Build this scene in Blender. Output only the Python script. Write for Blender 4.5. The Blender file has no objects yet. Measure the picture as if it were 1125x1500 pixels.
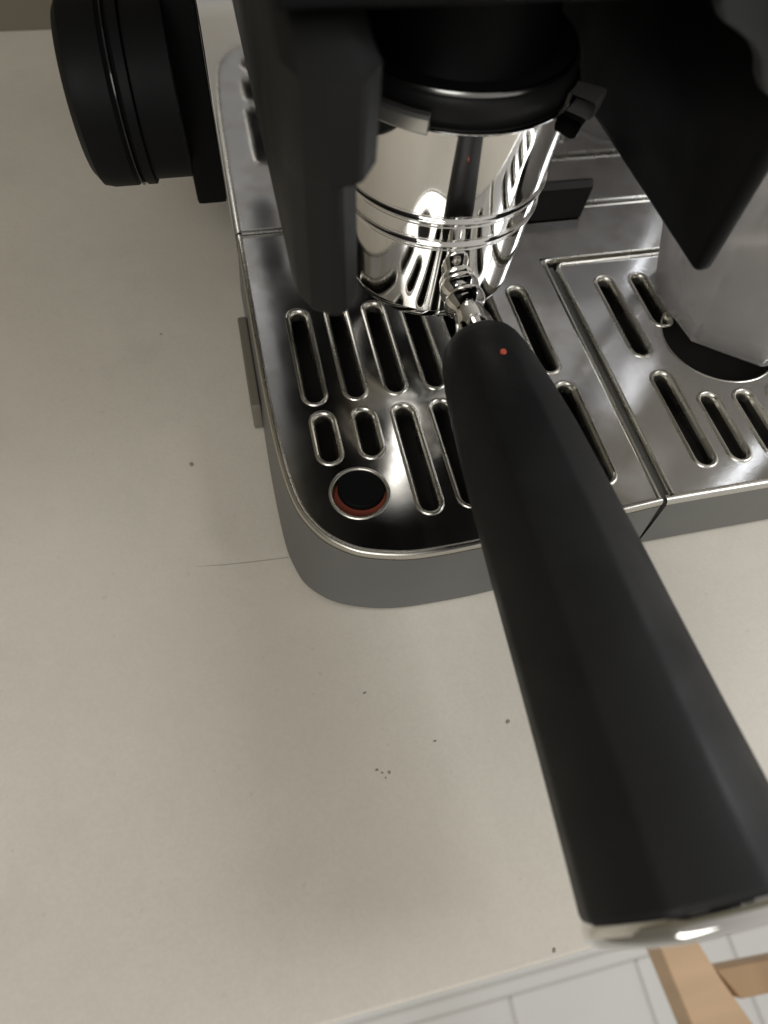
import bpy, bmesh, math, random
from mathutils import Vector, Matrix
from mathutils.geometry import delaunay_2d_cdt
random.seed(4)
S = 0.15            # drawn in units of 15 cm, scaled to metres when linked
PI = math.pi
scn = bpy.context.scene
C = scn.collection

# ---------------------------------------------------------------- camera
cd = bpy.data.cameras.new('camera')
cam = bpy.data.objects.new('camera', cd); C.objects.link(cam); scn.camera = cam
R = Matrix(((0.97451775, 0.15876249, -0.15846019),
            (-0.21592917, 0.85527473, -0.47104112),
            (0.06074333, 0.49325411, 0.86776185)))
cam.matrix_world = Matrix.Translation((0, 0, 1.0*S)) @ R.to_4x4()
cd.sensor_fit = 'VERTICAL'; cd.sensor_height = 36; cd.lens = 950/1500*36
cd.clip_start = 0.005; cd.clip_end = 60
cd.dof.use_dof = True; cd.dof.focus_distance = 1.22*S; cd.dof.aperture_fstop = 12

# ---------------------------------------------------------------- room light
w = bpy.data.worlds.new('World'); scn.world = w; w.use_nodes = True
nt = w.node_tree; bg = nt.nodes['Background']
tc = nt.nodes.new('ShaderNodeTexCoord'); sep = nt.nodes.new('ShaderNodeSeparateXYZ')
nt.links.new(tc.outputs['Generated'], sep.inputs[0])
# dim room: a little brighter towards the right-hand window side, dimmer to the left
ma = nt.nodes.new('ShaderNodeMapRange'); ma.inputs['From Min'].default_value = -1; ma.inputs['From Max'].default_value = 1
nt.links.new(sep.outputs['X'], ma.inputs['Value'])
mx = nt.nodes.new('ShaderNodeMix'); mx.data_type = 'RGBA'
mx.inputs['A'].default_value = (0.19, 0.17, 0.135, 1); mx.inputs['B'].default_value = (1.0, 0.97, 0.93, 1)
nt.links.new(ma.outputs['Result'], mx.inputs['Factor']); nt.links.new(mx.outputs['Result'], bg.inputs['Color'])
bg.inputs['Strength'].default_value = 0.66

def area(name, loc, target, sx, sy, power, col):
    l = bpy.data.lights.new(name, 'AREA'); l.shape = 'RECTANGLE'
    l.size = sx*S; l.size_y = sy*S; l.energy = power*S*S; l.color = col
    o = bpy.data.objects.new(name, l); C.objects.link(o)
    o.location = Vector(loc)*S
    o.rotation_euler = (Vector(target)-Vector(loc)).to_track_quat('-Z', 'Y').to_euler()
    return o
area('window_light', (-2.9, -5.2, 5.4), (.3, .4, 0), 5.0, 4.0, 255, (1.0, .98, .95))
area('right_window_light', (4.6, -.4, 3.6), (1.0, .3, 0), 1.8, 2.0, 116, (.93, .96, 1.0))
scn.view_settings.view_transform = 'Standard'; scn.view_settings.look = 'None'
scn.view_settings.exposure = 0.0; scn.view_settings.gamma = 1

# ---------------------------------------------------------------- materials
def mat(name, col, rough=.5, metal=0, bump=0, bscale=40, cvar=0, cscale=10, rvar=0, rscale=25, spec=.5, coat=0, stretch=None):
    m = bpy.data.materials.new(name); m.use_nodes = True
    n = m.node_tree; b = n.nodes['Principled BSDF']; L = n.links
    b.inputs['Base Color'].default_value = (*col, 1); b.inputs['Roughness'].default_value = rough
    b.inputs['Metallic'].default_value = metal; b.inputs['Specular IOR Level'].default_value = spec
    b.inputs['Coat Weight'].default_value = coat
    t = n.nodes.new('ShaderNodeTexCoord'); mp = n.nodes.new('ShaderNodeMapping')
    L.new(t.outputs['Object'], mp.inputs[0]); mp.inputs['Scale'].default_value = stretch or (1, 1, 1)
    def noise(sc, det=4):
        z = n.nodes.new('ShaderNodeTexNoise'); z.inputs['Scale'].default_value = sc; z.inputs['Detail'].default_value = det
        L.new(mp.outputs[0], z.inputs['Vector']); return z
    if bump:
        z = noise(bscale); bp = n.nodes.new('ShaderNodeBump'); bp.inputs['Strength'].default_value = bump
        bp.inputs['Distance'].default_value = .001
        L.new(z.outputs['Fac'], bp.inputs['Height']); L.new(bp.outputs[0], b.inputs['Normal'])
    if cvar:
        z = noise(cscale, 6); r = n.nodes.new('ShaderNodeMapRange')
        r.inputs['From Min'].default_value = .3; r.inputs['From Max'].default_value = .7
        r.inputs['To Min'].default_value = 1-cvar; r.inputs['To Max'].default_value = 1+cvar
        L.new(z.outputs['Fac'], r.inputs['Value'])
        v = n.nodes.new('ShaderNodeVectorMath'); v.operation = 'SCALE'; v.inputs[0].default_value = col
        L.new(r.outputs[0], v.inputs['Scale']); L.new(v.outputs[0], b.inputs['Base Color'])
    if rvar:
        z = noise(rscale, 7); r = n.nodes.new('ShaderNodeMapRange')
        r.inputs['From Min'].default_value = .35; r.inputs['From Max'].default_value = .7
        r.inputs['To Min'].default_value = rough; r.inputs['To Max'].default_value = rough+rvar
        L.new(z.outputs['Fac'], r.inputs['Value']); L.new(r.outputs[0], b.inputs['Roughness'])
    return m
M = dict(
    steel=mat('polished_steel', (.72, .72, .72), .12, 1, bump=.04, bscale=18, rvar=.07, rscale=45, cvar=.03, cscale=45),
    panel=mat('back_panel_steel', (.60, .60, .61), .05, 1, bump=.02, bscale=40, rvar=.03, rscale=40),
    chrome=mat('chrome', (.80, .79, .76), .035, 1, bump=.03, bscale=25, rvar=.05, rscale=80),
    rim=mat('slot_edge_steel', (.62, .60, .54), .24, 1, rvar=.08, rscale=120, cvar=.05, cscale=60),
    base=mat('grey_base_coating', (.165, .165, .158), .42, .3, bump=.03, bscale=900, cvar=.05, cscale=40),
    collar=mat('collar_black', (.013, .013, .0135), .42, 0, spec=.25, rvar=.05), edge=mat('collar_highlight_steel', (.30, .30, .29), .22, 1), satin=mat('satin_steel', (.70, .69, .66), .27, .85),
    black=mat('black_plastic', (.004, .004, .0045), .5, 0, spec=.14, bump=.04, bscale=1500, rvar=.12, rscale=60),
    soft=mat('charcoal_plastic', (.009, .009, .0088), .5, 0, spec=.28, bump=.04, bscale=1500, rvar=.1, rscale=60),
    handle=mat('black_handle_rubber', (.008, .008, .0082), .46, 0, spec=.33, bump=.12, bscale=2600, rvar=.20, rscale=70, cvar=.12, cscale=60),
    gloss=mat('gloss_black', (.008, .008, .008), .12, 0),
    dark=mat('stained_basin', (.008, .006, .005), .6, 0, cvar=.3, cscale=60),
    red=mat('orange_float', (.26, .055, .03), .5, 0, cvar=.25, cscale=120),
    reddot=mat('orange_dot', (.50, .09, .05), .5),
    olive=mat('olive_rubber', (.17, .155, .12), .6),
    greyp=mat('grey_housing', (.020, .022, .022), .5, .1, bump=.03, bscale=1500),
    wood=mat('pale_wood', (.62, .42, .25), .5, 0, cvar=.14, cscale=6, stretch=(1, 6, 1)),
    woodb=mat('tan_wood', (.46, .29, .15), .5, 0, cvar=.14, cscale=6, stretch=(6, 1, 1)),
    white=mat('white_floor', (.86, .86, .83), .45, 0, cvar=.04, cscale=3),
    joint=mat('floor_joint', (.70, .69, .66), .7),
    wall=mat('olive_wall', (.17, .155, .11), .7, 0, cvar=.03, cscale=5),
    crumb=mat('crumb', (.30, .26, .20), .8), scratch=mat('scratch', (.44, .41, .35), .7),
)
# the left grate carries brown coffee staining round its slots
m = M['steel'].copy(); m.name = 'coffee_stained_steel'; n = m.node_tree; b = n.nodes['Principled BSDF']
src = b.inputs['Base Color'].links[0].from_socket
z = n.nodes.new('ShaderNodeTexNoise'); z.inputs['Scale'].default_value = 95; z.inputs['Detail'].default_value = 6
t = n.nodes.new('ShaderNodeTexCoord'); n.links.new(t.outputs['Object'], z.inputs['Vector'])
r = n.nodes.new('ShaderNodeMapRange'); r.inputs['From Min'].default_value = .46; r.inputs['From Max'].default_value = .70; r.inputs['To Max'].default_value = .38
n.links.new(z.outputs['Fac'], r.inputs['Value'])
x = n.nodes.new('ShaderNodeMix'); x.data_type = 'RGBA'; x.inputs['B'].default_value = (.30, .23, .14, 1)
n.links.new(r.outputs[0], x.inputs['Factor']); n.links.new(src, x.inputs['A']); n.links.new(x.outputs['Result'], b.inputs['Base Color'])
M['stained'] = m
# countertop: warm off-white laminate, faint mottling, smears and one fine scratch
m = mat('countertop_laminate', (.67, .622, .535), .38, 0, bump=.05, bscale=500, rvar=.10, rscale=14)
n = m.node_tree; L = n.links; b = n.nodes['Principled BSDF']
t = n.nodes.new('ShaderNodeTexCoord')
def nz(sc, det, st=(1, 1, 1)):
    mp = n.nodes.new('ShaderNodeMapping'); mp.inputs['Scale'].default_value = st; L.new(t.outputs['Object'], mp.inputs[0])
    z = n.nodes.new('ShaderNodeTexNoise'); z.inputs['Scale'].default_value = sc; z.inputs['Detail'].default_value = det
    L.new(mp.outputs[0], z.inputs['Vector']); return z
def mr(src, a, c, lo, hi):
    r = n.nodes.new('ShaderNodeMapRange'); r.inputs['From Min'].default_value = a; r.inputs['From Max'].default_value = c
    r.inputs['To Min'].default_value = lo; r.inputs['To Max'].default_value = hi; L.new(src, r.inputs['Value']); return r.outputs[0]
def mul(a, c):
    q = n.nodes.new('ShaderNodeMath'); q.operation = 'MULTIPLY'; L.new(a, q.inputs[0]); L.new(c, q.inputs[1]); return q.outputs[0]
f = mul(mr(nz(14, 5).outputs['Fac'], .3, .7, .955, 1.035), mr(nz(160, 3).outputs['Fac'], .3, .7, .985, 1.01))
f = mul(f, mr(nz(1100, 3).outputs['Fac'], .35, .65, .975, 1.02))
f = mul(f, mr(nz(38, 8).outputs['Fac'], .58, .72, 1, .955))
f = mul(f, mr(nz(420, 2).outputs['Fac'], .70, .76, 1, .90))
v = n.nodes.new('ShaderNodeVectorMath'); v.operation = 'SCALE'; v.inputs[0].default_value = (.67, .622, .535)
L.new(f, v.inputs['Scale']); L.new(v.outputs[0], b.inputs['Base Color'])
M['counter'] = m
# cloudy plastic
m = mat('cloudy_plastic', (.72, .70, .685), .16, 0, bump=.06, bscale=60)
b = m.node_tree.nodes['Principled BSDF']; b.inputs['Transmission Weight'].default_value = .72; b.inputs['IOR'].default_value = 1.25
M['cloudy'] = m

# ---------------------------------------------------------------- helpers
def empty(name, loc, label, cat, group=None):
    o = bpy.data.objects.new(name, None); C.objects.link(o); o.location = Vector(loc)*S
    o.empty_display_size = .02
    o['label'] = label; o['category'] = cat
    if group: o['group'] = group
    return o
def obj(name, bm, material, parent=None, smooth=True, angle=40, **props):
    bmesh.ops.remove_doubles(bm, verts=bm.verts, dist=1e-6)
    bmesh.ops.recalc_face_normals(bm, faces=bm.faces)
    bmesh.ops.scale(bm, vec=(S, S, S), verts=bm.verts)
    if parent is not None:
        off = Vector(parent.location) if parent.parent is None else Vector(parent.location)+Vector(parent.parent.location)
        bmesh.ops.translate(bm, vec=-off, verts=bm.verts)
    if smooth:
        ar = [fc.calc_area() for fc in bm.faces]; big = max(ar)*.12
        few = len(ar) < 260 and sorted(ar)[len(ar)//2] < big*.5      # bevelled boxes: keep the broad faces truly flat
        for fc, a_ in zip(list(bm.faces), ar): fc.smooth = not (few and a_ > big)
        for e in bm.edges:
            if len(e.link_faces) == 2 and e.calc_face_angle(0) > math.radians(angle): e.smooth = False
    me = bpy.data.meshes.new(name); bm.to_mesh(me); bm.free(); me.materials.append(material)
    o = bpy.data.objects.new(name, me); C.objects.link(o)
    if parent is not None: o.parent = parent
    for k, v_ in props.items(): o[k] = v_
    return o
def loft(loops, closed=True, cap0=True, cap1=True, bm=None):
    bm = bm or bmesh.new(); prev = None; rows = []
    for lp in loops: rows.append([bm.verts.new(q) for q in lp])
    for a, c in zip(rows, rows[1:]):
        k = len(a)
        for i in range(k if closed else k-1):
            j = (i+1) % k
            bm.faces.new((a[i], a[j], c[j], c[i]))
    if cap0 and closed: bm.faces.new(rows[0])
    if cap1 and closed: bm.faces.new(rows[-1])
    return bm
def box(x0, x1, y0, y1, z0, z1, bev=.004, seg=2, bm=None):
    b2 = bmesh.new(); bmesh.ops.create_cube(b2, size=1)
    for q in b2.verts: q.co = Vector(((x0+x1)/2+q.co.x*(x1-x0), (y0+y1)/2+q.co.y*(y1-y0), (z0+z1)/2+q.co.z*(z1-z0)))
    if bev: bmesh.ops.bevel(b2, geom=b2.edges[:], offset=bev, segments=seg, affect='EDGES', profile=.6)
    if bm is None: return b2
    me = bpy.data.meshes.new('tmp'); b2.to_mesh(me); b2.free(); bm.from_mesh(me); bpy.data.meshes.remove(me); return bm
def prism(poly, axis, a0, a1, bev=.004):
    bm = bmesh.new()
    def P(u, v_, a): return {'x': (a, u, v_), 'y': (u, a, v_), 'z': (u, v_, a)}[axis]
    lo = [bm.verts.new(P(*q, a0)) for q in poly]; hi = [bm.verts.new(P(*q, a1)) for q in poly]
    bm.faces.new(lo); bm.faces.new(hi[::-1])
    for i in range(len(poly)):
        j = (i+1) % len(poly); bm.faces.new((lo[i], hi[i], hi[j], lo[j]))
    bmesh.ops.recalc_face_normals(bm, faces=bm.faces)
    if bev: bmesh.ops.bevel(bm, geom=bm.edges[:], offset=bev, segments=3, affect='EDGES', profile=.6)
    return bm
def lathe(prof, c, axis='z', seg=96, a0=0, a1=2*PI, cap=False):
    full = abs(a1-a0-2*PI) < 1e-6; bm = bmesh.new(); rows = []
    N = seg if full else seg+1
    for r, h in prof:
        row = []
        for i in range(N):
            a = a0+(a1-a0)*i/seg
            u, v_ = r*math.cos(a), r*math.sin(a)
            q = {'z': (u, v_, h), 'x': (h, u, v_), 'y': (u, h, v_)}[axis]
            row.append(bm.verts.new(Vector(c)+Vector(q)))
        rows.append(row)
    for a, d in zip(rows, rows[1:]):
        for i in range(N if full else N-1):
            j = (i+1) % N
            bm.faces.new((a[i], a[j], d[j], d[i]))
    return bm
def stadium(x, y0, y1, r, z, k=8):
    q = []
    for i in range(k+1):
        a = PI*i/k; q.append((x+r*math.cos(a), y1-r0[0]+r*math.sin(a), z))
    for i in range(k+1):
        a = PI+PI*i/k; q.append((x+r*math.cos(a), y0+r0[0]+r*math.sin(a), z))
    return q
r0 = [.0275]

# ---------------------------------------------------------------- setting
H = -.16
obj('countertop', box(-6, 6, -.172, 2.66, H-.2, H, .006), M['counter'], kind='structure')
obj('wall', box(-6, 6, 2.66, 2.8, H-.2, 8, 0), M['wall'], smooth=False, kind='structure')
fl = obj('floor', box(-14, 14, -14, 2.5, -6.2, -6.0, 0), M['white'], smooth=False, kind='structure')
for (a, bq, wd) in (((-6, -1.085), (6, -1.085), .012), ((-6, -1.20), (6, -1.20), .009),
                    ((1.31, -1.20), (1.31, -5), .012), ((3.46, -.6), (3.46, -5), .012), ((2.52, -1.20), (2.52, -5), .012)):
    d = (Vector(bq)-Vector(a)).normalized(); pn = Vector((-d.y, d.x))*wd
    pts = [Vector(a)+pn, Vector(a)-pn, Vector(bq)-pn, Vector(bq)+pn]
    obj('floor_joint', prism([(q.x, q.y) for q in pts], 'z', -6.01, -5.985, 0), M['joint'], fl, smooth=False)

# ---------------------------------------------------------------- espresso machine
mc = empty('espresso_machine', (.4, 1.2, H), 'stainless steel and black espresso machine standing on the beige countertop', 'espresso machine')
# outer outline of the deck, from the back left corner round the front to the seam
top = [(.006, 1.316), (.006, 1.1), (.007, .95), (.008, .857), (.011, .76), (.016, .68), (.025, .608), (.039, .56), (.065, .516),
       (.095, .488), (.127, .469), (.172, .455), (.219, .447), (.279, .4455), (.34, .447), (.42, .451), (.52, .457), (.62, .463), (.696, .468)]
bot = [(-.004, 1.316), (-.004, 1.1), (-.004, .95), (-.003, .87), (-.003, .76), (-.001, .669), (.004, .585), (.013, .54), (.028, .500),
       (.058, .466), (.095, .443), (.150, .425), (.205, .4165), (.275, .4145), (.34, .415), (.42, .42), (.52, .430), (.62, .446), (.700, .457)]
def dens(pl, k=6):
    # Catmull-Rom through the points
    out = []
    P = [pl[0]]+pl+[pl[-1]]
    for i in range(1, len(P)-2):
        for s in range(k):
            t_ = s/k
            q = []
            for c in (0, 1):
                a, b_, c_, d = P[i-1][c], P[i][c], P[i+1][c], P[i+2][c]
                q.append(.5*(2*b_+(c_-a)*t_+(2*a-5*b_+4*c_-d)*t_*t_+(3*b_-a-3*c_+d)*t_**3))
            out.append(tuple(q))
    out.append(pl[-1]); return out
topd, botd = dens(top), dens(bot)
def inset(pl, d):
    out = []
    for i, q in enumerate(pl):
        a = Vector(pl[max(i-1, 0)]); c = Vector(pl[min(i+1, len(pl)-1)])
        t_ = (c-a).normalized(); nrm = Vector((-t_.y, t_.x))   # left of travel = inside
        out.append((q[0]+nrm.x*d, q[1]+nrm.y*d))
    return out
LIP = .013
# base body (grey sides)
lp = []
for fz, zz in ((0, -.012), (.03, -.020), (.5, -.085), (.94, -.146), (1.0, H+.001)):
    lp.append([(a[0]+(c[0]-a[0])*fz, a[1]+(c[1]-a[1])*fz, zz) for a, c in zip(topd, botd)])
und = inset(botd, .007)
lp[-1] = [(a[0], a[1], H+.007) for a in botd]
lp.append([(q[0], q[1], H+.006) for q in und]); lp.append([(q[0], q[1], H-.001) for q in und])
bm = loft(lp, closed=False)
obj('base_body', bm, M['base'], mc)
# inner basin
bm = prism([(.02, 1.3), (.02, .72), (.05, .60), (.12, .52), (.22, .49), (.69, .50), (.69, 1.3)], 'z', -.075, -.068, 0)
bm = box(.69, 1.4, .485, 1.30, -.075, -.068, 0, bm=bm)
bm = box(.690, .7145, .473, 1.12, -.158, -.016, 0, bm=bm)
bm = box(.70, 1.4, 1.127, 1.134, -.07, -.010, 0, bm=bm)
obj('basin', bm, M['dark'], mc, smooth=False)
# coffee-brown strainer bars under the left grate (lower layer seen through the slots)

def grate(name, outline, holes, rnd, zt=0):
    """flat plate with stadium holes and round holes cut out; outline is a closed CCW list"""
    V = [Vector(q) for q in outline]; E = [(i, (i+1) % len(outline)) for i in range(len(outline))]
    for (x, y0, y1) in holes:
        q = [Vector(p_[:2]) for p_ in stadium(x, y0, y1, r0[0], 0)]; s = len(V); V += q
        E += [(s+i, s+(i+1) % len(q)) for i in range(len(q))]
    for (x, y, r) in rnd:
        q = [Vector((x+r*math.cos(2*PI*i/48), y+r*math.sin(2*PI*i/48))) for i in range(48)]; s = len(V); V += q
        E += [(s+i, s+(i+1) % 48) for i in range(48)]
    vs, es, fs, *_ = delaunay_2d_cdt(V, E, [], 1, 1e-6)
    bm = bmesh.new(); bv = [bm.verts.new((q.x, q.y, zt)) for q in vs]
    for fc in fs:
        c = sum((vs[i] for i in fc), Vector((0, 0)))/len(fc)
        ins = False
        for (x, y0, y1) in holes:
            yy = min(max(c.y, y0+r0[0]), y1-r0[0])
            if math.hypot(c.x-x, c.y-yy) < r0[0]*.999: ins = True
        for (x, y, r) in rnd:
            if math.hypot(c.x-x, c.y-y) < r*.999: ins = True
        if not ins: bm.faces.new([bv[i] for i in fc])
    return bm
def slot_rim(x, y0, y1, parent):
    lo = []
    for off, z in ((0, 0), (.0015, .0022), (.0045, .0034), (.0075, .0022), (.0105, -.002), (.0125, -.008), (.013, -.022)):
        lo.append(stadium(x, y0, y1, r0[0]-off, z))
    return obj('slot_rim', loft(lo, cap0=False, cap1=False), M['rim'], parent, angle=70)
def ring_rim(x, y, r, parent, prof):
    bm = lathe(prof, (x, y, 0), seg=64)
    return obj('hole_rim', bm, M['rim'], parent, angle=70)

# left deck: grate over the left bay plus the strip that runs behind the right tray
inn = inset(topd, LIP)
inn[-1] = (.687, .481)
outl = inn+[(.687, 1.140), (1.4, 1.140), (1.4, 1.305), (inn[0][0], 1.305)]
outl = [q for q in outl]
upx = [.105, .187, .268, .350, .432, .513, .597]
Lh = [(x, .797, 1.066) for x in upx]+[(.110, .655, .786), (.190, .655, .784)]+[(x, .520, .780) for x in (.268, .345, .432, .519, .608)]
rnd = [(.148, .590, .056)]
bm = grate('x', outl, Lh, rnd)
gl = obj('drip_grate', bm, M['stained'], mc, smooth=False, label='left grate with long slots and a round float hole')
for h in Lh: slot_rim(*h, gl)
ring_rim(.148, .590, .056, gl, [(.056, 0), (.0545, .002), (.052, .0025), (.0495, .001), (.048, -.004), (.048, -.022)])
# rolled lip round the plate
prof = [(LIP, 0), (LIP-.003, .0022), (LIP-.0065, .0034), (LIP-.010, .0020), (LIP-.0125, -.002), (0, -.008), (.0008, -.0125)]
lp = []
for off, z in prof: lp.append([(q[0], q[1], z) for q in inset(topd, off)])
# make ends straight
obj('rolled_lip', loft(lp, closed=False), M['rim'], gl, angle=80)
# lip on the right side and round behind the right tray
path = [(.6995, .470), (.6995, 1.110), (.7005, 1.122), (.706, 1.1275), (.720, 1.1285), (1.4, 1.1285)]
path2 = [(.687, .481), (.687, 1.120), (.688, 1.132), (.695, 1.139), (.720, 1.140), (1.4, 1.140)]
lp = []
for t_, z in ((1, 0), (.8, .002), (.5, .0032), (.2, .001), (0, -.006), (0, -.05)):
    lp.append([(a[0]+(c[0]-a[0])*t_, a[1]+(c[1]-a[1])*t_, z) for a, c in zip(path, path2)])
obj('seam_lip', loft(lp, closed=False), M['rim'], gl, angle=80)
lp = []
for y, z in ((1.305, 0), (1.308, .002), (1.312, .0015), (1.316, -.006)):
    lp.append([(.019, y, z), (1.4, y, z)])
obj('rear_lip', loft(lp, closed=False), M['rim'], gl, angle=80)
# float in the round hole
obj('float_rim', lathe([(.050, -.062), (.050, -.018), (.047, -.014), (.0, -.013)], (.149, .589, 0), seg=48), M['red'], gl)
obj('float_cap', lathe([(.0435, -.03), (.0435, -.004), (.041, -.001), (.0, -.0005)], (.154, .6035, 0), seg=48), M['black'], gl)

# right tray
xr0 = .713
ro = [(xr0+.012, .482), (1.31, .482), (1.31, 1.108), (xr0+.020, 1.108), (xr0+.0145, 1.106), (xr0+.012, 1.100)]
Rh = [(.812, .808, 1.066), (.896, .885, 1.064), (1.104, .885, 1.064), (1.19, .808, 1.066),
      (.821, .522, .774), (.896, .522, .704), (.974, .522, .698), (1.052, .522, .698), (1.13, .522, .704), (1.205, .522, .774)]
bm = grate('y', ro, Rh, [(1.0, .838, .128)])
gr = obj('drip_grate', bm, M['steel'], mc, smooth=False, label='right grate with a large round opening')
for h in Rh: slot_rim(*h, gr)
ring_rim(1.0, .838, .128, gr, [(.128, 0), (.126, .0015), (.1235, .0005), (.122, -.006), (.122, -.035)])
# tray rim: left side, back, and rolled front running down as the front face
def rr(off):
    return [(1.31, 1.108+off), (xr0+.020, 1.108+off), (xr0+.0165-off*.6, 1.106+off*.85), (xr0+.012-off, 1.098), (xr0+.012-off, .482-off*.2)]
lp = []
for off, z in ((0, 0), (.003, .004), (.006, .0055), (.009, .004), (.0115, -.002), (.012, -.05)):
    lp.append([(x, y, z) for x, y in rr(off)])
obj('tray_rim', loft(lp, closed=False), M['rim'], gr, angle=80)
lp = []
for y, z in ((.482, 0), (.477, .0012), (.472, .0005), (.4685, -.003), (.466, -.009)):
    lp.append([(.7055, y, z), (xr0+.012, y, z), (1.31, y, z)])
obj('front_lip', loft(lp, closed=False), M['rim'], gr, angle=80)
lp = []
for y, z in ((.466, -.009), (.462, -.08), (.459, -.150), (.466, H+.001)):
    lp.append([(.7055, y, z), (1.4, y, z)])
bmf = loft(lp, closed=False)
b2 = bmesh.new()
obj('tray_front', bmf, M['base'], gr)
bm = box(.7050, .7165, .468, 1.12, -.155, -.012, 0)
obj('tray_side', bm, M['base'], gr, smooth=False)

# side foot
obj('side_foot', prism([(.880, -.155), (.900, -.10), (1.165, -.10), (1.19, -.155)], 'x', -.022, -.001, .005), M['olive'], mc)

# back panel and housing
obj('back_panel', box(.0, 1.4, 1.320, 1.36, -.02, .95, .003), M['panel'], mc)
obj('rear_body', box(.004, 1.4, 1.362, 2.3, H, 1.0, .01), M['black'], mc)
obj('side_housing', box(-.064, -.001, 1.330, 2.2, .075, 1.1, .008), M['black'], mc)
bml = bmesh.new(); rws = []
for x, dx in ((.60, 0), (.838, .032)):
    rws.append([(x, 1.268, .0035), (x+dx*.9, 1.302, .058), (x+dx, 1.319, .066), (x, 1.319, .0035)])
obj('black_wedge', loft(rws, bm=bml), M['gloss'], mc, smooth=False)  # black wedge against the foot of the back panel

# hood around the group, outlines precomputed from image pixels at assumed depths
def wall_loft(levels, y0, side=1):
    lp = []
    for z, xl, xr, yf in levels:
        q = [(xl, 1.318), (xl, yf+.08), (xl+.003, yf+.045), (xl+.016, yf+.016), (xl+.040, yf+.002), (xr-.026, yf+.002), (xr-.020, yf+.005), (xr, yf+.036), (xr, 1.318)]
        lp.append([(x, y, z) for x, y in q])
    return loft(lp)
lv = [(0.3856, 0.08, 0.136, 0.64), (0.3904, 0.0704, 0.144, 0.628), (0.4, 0.0672, 0.1472, 0.6224), (0.564, 0.0648, 0.1408, 0.6176), (0.578, 0.0648, 0.1408, 0.616), (0.5788, 0.0648, 0.1568, 0.6144), (0.5824, 0.0648, 0.1612, 0.6128), (0.68, 0.064, 0.1624, 0.6128), (0.6848, 0.064, 0.1584, 0.624), (0.728, 0.064, 0.1488, 0.704)]  # this and the hood parts below: coordinates scaled about the camera position
obj('hood_cheek', wall_loft(lv, 0), M['soft'], mc, angle=24)
obj('hood_cheek', box(0.64, .668, 0.64, 1.318, 0.3824, .76, .013, 4), M['black'], mc)
obj('hood_top', prism([(.645, .724), (.645, 1.06), (1.6, 1.06), (1.6, .70), (1.318, .70), (.80, .715)], 'x', .064, .671, .006), M['black'], mc)
obj('front_shroud', prism([(0.472, 0.76), (0.4776, 0.724), (0.4896, 0.712), (0.512, 0.7024), (0.536, 0.6896), (0.5544, 0.6736), (0.564, 0.6576), (0.5776, 0.6432), (0.6, 0.632), (0.672, 0.62), (0.672, 1.0), (0.472, 1.0)], 'y', .622, .642, .006), M['greyp'], mc)
obj('bright_corner_disc', lathe([(0, .560), (.04, .560), (.046, .564), (.048, .572), (.048, .618)], (0.588, 0, 0.732), axis='y', seg=48), M['chrome'], mc)  # chrome disc added to brighten the shroud's upper right corner
# group head: black collar with stepped throat
G = (.372, 1.035, 0)
bm = lathe([(.150, .5320), (.166, .5315), (.173, .5300), (.1790, .5265), (.1830, .5210), (.1845, .5130), (.1845, .500), (.182, .480)], G)
obj('group_collar', bm, M['collar'], mc, angle=50)
obj('group_throat', lathe([(.138, .73), (.138, .60), (.142, .5450), (.150, .5318)], G), M['black'], mc)
obj('collar_highlight', lathe([(.1722, .5300), (.1735, .5322), (.1765, .5318), (.1785, .5290), (.1790, .5262)], G, seg=128), M['edge'], mc)  # thin bright metal ring added as the highlight along the black collar's top edge
bm = lathe([(.188, .470), (.216, .468), (.220, .462), (.216, .444), (.208, .440), (.190, .444), (.188, .470)], G, a0=math.radians(-44), a1=math.radians(-26), seg=12)
bmesh.ops.holes_fill(bm, edges=[e for e in bm.edges if e.is_boundary], sides=12)
obj('collar_catch', bm, M['soft'], mc)
# throat with a satin inner bowl above

# steam knob on the left side
KY, KZ, KR = 1.32, .320, .152
bm = lathe([(0, -.238), (.08, -.238), (KR-.022, -.234), (KR-.004, -.222), (KR, -.205), (KR, -.162), (KR-.004, -.157), (KR-.006, -.150), (KR-.004, -.147), (KR, -.143), (KR, -.128), (KR-.006, -.125), (.10, -.125)], (0, KY, KZ), axis='x', seg=120)
kn = obj('steam_knob', bm, M['black'], mc, angle=30)
obj('knob_collar', lathe([(KR-.008, -.126), (KR-.008, -.058), (.0, -.058)], (0, KY, KZ), axis='x', seg=96), M['black'], kn, angle=30)
obj('knob_ring', lathe([(KR-.004, -.1555), (KR+.0008, -.1535), (KR+.0008, -.1515), (KR-.004, -.1495)], (0, KY, KZ), axis='x', seg=120), M['gloss'], kn, angle=30)

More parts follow.
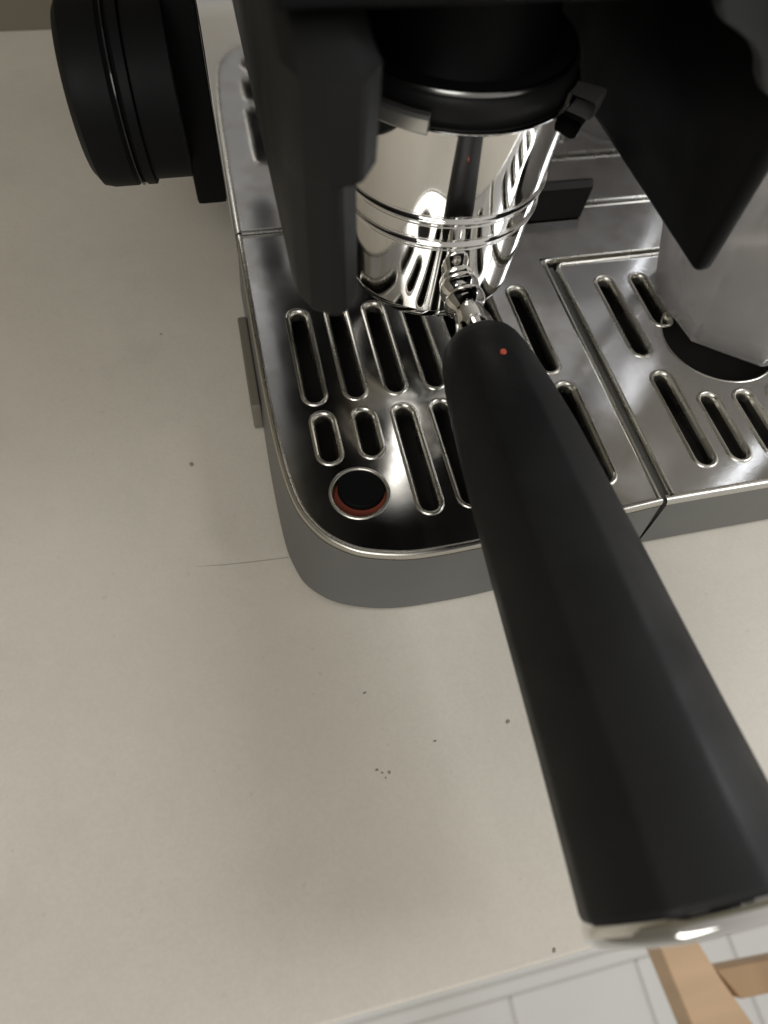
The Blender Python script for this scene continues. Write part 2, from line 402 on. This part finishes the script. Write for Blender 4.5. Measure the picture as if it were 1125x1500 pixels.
# ---------------------------------------------------------------- portafilter
PX, PY = .372, 1.030
pf = empty('portafilter', (PX, PY, .15), 'chrome portafilter with a long black handle locked under the group of the machine', 'portafilter')
pc = (PX, PY, 0)
def rad(z): return .1625+(.192-.1625)*(z-.14)/(.49-.14)
prof = [(0, .108), (.10, .108), (.138, .110), (.148, .114), (.155, .122), (.160, .134)]
z = .142
while z < .486:
    r = rad(z)
    for zb in (.294, .339):
        d = abs(z-zb)
        if d < .0055: r += .0042*(math.cos(PI*d/.0055)+1)/2
        elif d < .010: r -= .0012
    prof.append((r, z)); z += .0011
prof += [(.193, .4875), (.1915, .4895), (.186, .490), (.182, .487), (.180, .45)]
obj('basket_holder', lathe(prof, pc, seg=160), M['chrome'], pf, angle=60)
for a0, a1, rr_, zt in ((-146, -117, .2015, .509), (-47, -35, .231, .507)):
    bm = lathe([(.186, .484), (rr_-.003, .483), (rr_, .486), (rr_+.001, zt-.004), (rr_-.003, zt), (.188, zt), (.186, .484)], pc, a0=math.radians(a0), a1=math.radians(a1), seg=16)
    for e in [e for e in bm.edges if len(e.link_faces) == 1]: pass
    bmesh.ops.holes_fill(bm, edges=[e for e in bm.edges if e.is_boundary], sides=12)
    obj('lug', bm, M['satin'], pf, angle=40)
HZ = .190; HX = .377
def tube_y(prof, xz, seg=64, shape=None, bm=None):
    lo = []
    for r, y in prof:
        row = []
        for i in range(seg):
            a = 2*PI*i/seg
            k = shape(a, y) if shape else 1
            row.append((xz[0]+r*k*math.cos(a), y, xz[1]+r*k*math.sin(a)))
        lo.append(row)
    return loft(lo, bm=bm)
# neck: boss on the holder wall, nodules, then shank
nk = [(.020, .90), (.030, .872), (.036, .862), (.038, .852), (.034, .844), (.029, .838), (.032, .831), (.038, .825), (.039, .818), (.034, .810),
      (.028, .802), (.0275, .792), (.030, .780), (.034, .765), (.037, .748), (.038, .728)]
nk = [(r*.95, y) for r, y in nk]
obj('neck', tube_y(nk, (HX, HZ+.012)), M['chrome'], pf, angle=50)
def octo(a, y):
    # softly faceted section: flats with rounded corners, turned a little
    s = 2*PI/8; q = ((a+.16) % s)-s/2
    fl_ = math.cos(s/2)/math.cos(q)
    t_ = min(1, max(0, (.70-y)/.2))
    return 1-(1-fl_)*.5*t_+.013*t_
hp = [(.010, .741), (.030, .7405), (.046, .737), (.056, .731), (.063, .722), (.069, .708), (.0745, .685), (.080, .65), (.087, .59), (.0945, .51), (.100, .42), (.1055, .32), (.111, .20), (.117, .08),
      (.1235, -.03), (.127, -.085), (.1275, -.092), (.1265, -.0965), (.11, -.0965)]
hh = []
for (a, c) in zip(hp, hp[1:]):
    for s in range(3): hh.append((a[0]+(c[0]-a[0])*s/3, a[1]+(c[1]-a[1])*s/3))
hh.append(hp[-1])
hd = obj('handle', tube_y(hh, (HX, HZ), 128, octo), M['handle'], pf, angle=60)
# dot on the handle top
bm = lathe([(.0, .0016), (.0045, .0014), (.0052, 0), (.0052, -.010)], (.3735, .637, .2725), seg=20)
obj('indicator_dot', bm, M['reddot'], hd)
cp = [(.12, -.0955), (.1250, -.0970), (.1255, -.0985), (.1265, -.0990), (.1285, -.1025), (.1300, -.106), (.1305, -.110), (.1297, -.1145), (.1270, -.1185), (.122, -.121), (.114, -.1225), (.10, -.123), (.04, -.123)]
obj('end_cap', tube_y(cp, (HX, HZ), 128, octo), M['chrome'], hd, angle=50)

# ---------------------------------------------------------------- cloudy plastic jug
jx, jy = 1.095, .925
pj = empty('plastic_jug', (jx, jy, .004), 'cloudy grey faceted plastic jug standing over the round opening of the right grate', 'jug')
def octl(r, z, k=8, ph=PI/8+.12):
    return [(jx+r*math.cos(ph+2*PI*i/k), jy+r*math.sin(ph+2*PI*i/k), z) for i in range(k)]
lo = [octl(r, z) for r, z in ((.178, .006), (.196, .010), (.205, .020), (.225, .08), (.262, .20), (.285, .32), (.295, .47), (.289, .47), (.279, .32), (.256, .20), (.219, .08), (.199, .026), (.18, .018))]
bm = loft(lo)
bmesh.ops.recalc_face_normals(bm, faces=bm.faces)
bmesh.ops.bevel(bm, geom=[e for e in bm.edges if abs(e.verts[0].co.z-e.verts[1].co.z) > .015], offset=.012, segments=3, affect='EDGES')
obj('jug_body', bm, M['cloudy'], pj, angle=50)

# ---------------------------------------------------------------- stool beyond the counter edge
st = empty('wooden_stool', (2.3, -1.1, -6), 'pale wooden stool frame on the white floor below the counter edge', 'stool')
zt = -3.0
obj('rail', prism([(1.585, -.60), (1.780, -.60), (1.850, -.86), (1.97, -1.20), (2.02, -1.5), (1.66, -1.5), (1.613, -.998)], 'z', zt-.2, zt, .01), M['wood'], st)
obj('crossbar', prism([(1.845, -.822), (2.9, -.90), (2.9, -1.035), (1.92, -.968)], 'z', zt-.19, zt-.012, .01), M['woodb'], st)

# ---------------------------------------------------------------- crumbs
ctop = bpy.data.objects['countertop']
pts = [(-.172, .577), (-.12, .571), (-.06, .5665), (.005, .5635)]
bm = prism([(pts[0][0], pts[0][1])]+[(x, y+.0011) for x, y in pts[1:]]+[(x, y-.0011) for x, y in pts[:0:-1]], 'z', H-.001, H+.0006, 0)
obj('hairline_scratch', bm, M['scratch'], ctop, smooth=False)
CR = [(-.163, .815, .0042, 'dark coffee crumb alone on the countertop left of the machine base'),
      (-.205, 1.20, .0028, 'pale crumb on the countertop left of the side foot'),
      (.098, .275, .0024, 'small crumb on the countertop just in front of the rounded machine corner'),
      (.335, .175, .0030, 'crumb on the countertop nearest the left edge of the black handle'),
      (.092, .145, .0022, None), (.100, .139, .0016, None), (.112, .137, .0022, None), (.104, .130, .0014, None),
      (.20, .17, .0020, 'faint crumb on the countertop right of the small crumb cluster'),
      (.395, -.030, .0026, None), (.404, -.048, .0022, None), (.372, .010, .0018, None), (.386, -.075, .0026, None), (.378, -.040, .0015, None),
      (.300, -.160, .0026, 'crumb on the countertop beside its front edge')]
for i, (x, y, r, lab) in enumerate(CR):
    bm = bmesh.new(); bmesh.ops.create_icosphere(bm, subdivisions=2, radius=r)
    for q in bm.verts:
        k = random.uniform(.7, 1.35); q.co = Vector((q.co.x*k*1.2, q.co.y*k*.9, q.co.z*.35*k))
    bmesh.ops.rotate(bm, verts=bm.verts, matrix=Matrix.Rotation(random.uniform(0, 3), 3, 'Z'))
    bmesh.ops.translate(bm, vec=(x, y, H+r*.2), verts=bm.verts)
    if lab is None:
        near = x < .2
        lab = 'tiny crumb in the cluster on the countertop below the machine corner' if near else 'tiny crumb in the cluster on the countertop beside the chrome end of the handle'
        g = 'crumb cluster below the machine corner' if near else 'crumb cluster beside the handle end'
        obj('crumb', bm, M['crumb'], smooth=False, label=lab, category='crumb', group=g)
    else:
        obj('crumb', bm, M['crumb'], smooth=False, label=lab, category='crumb')
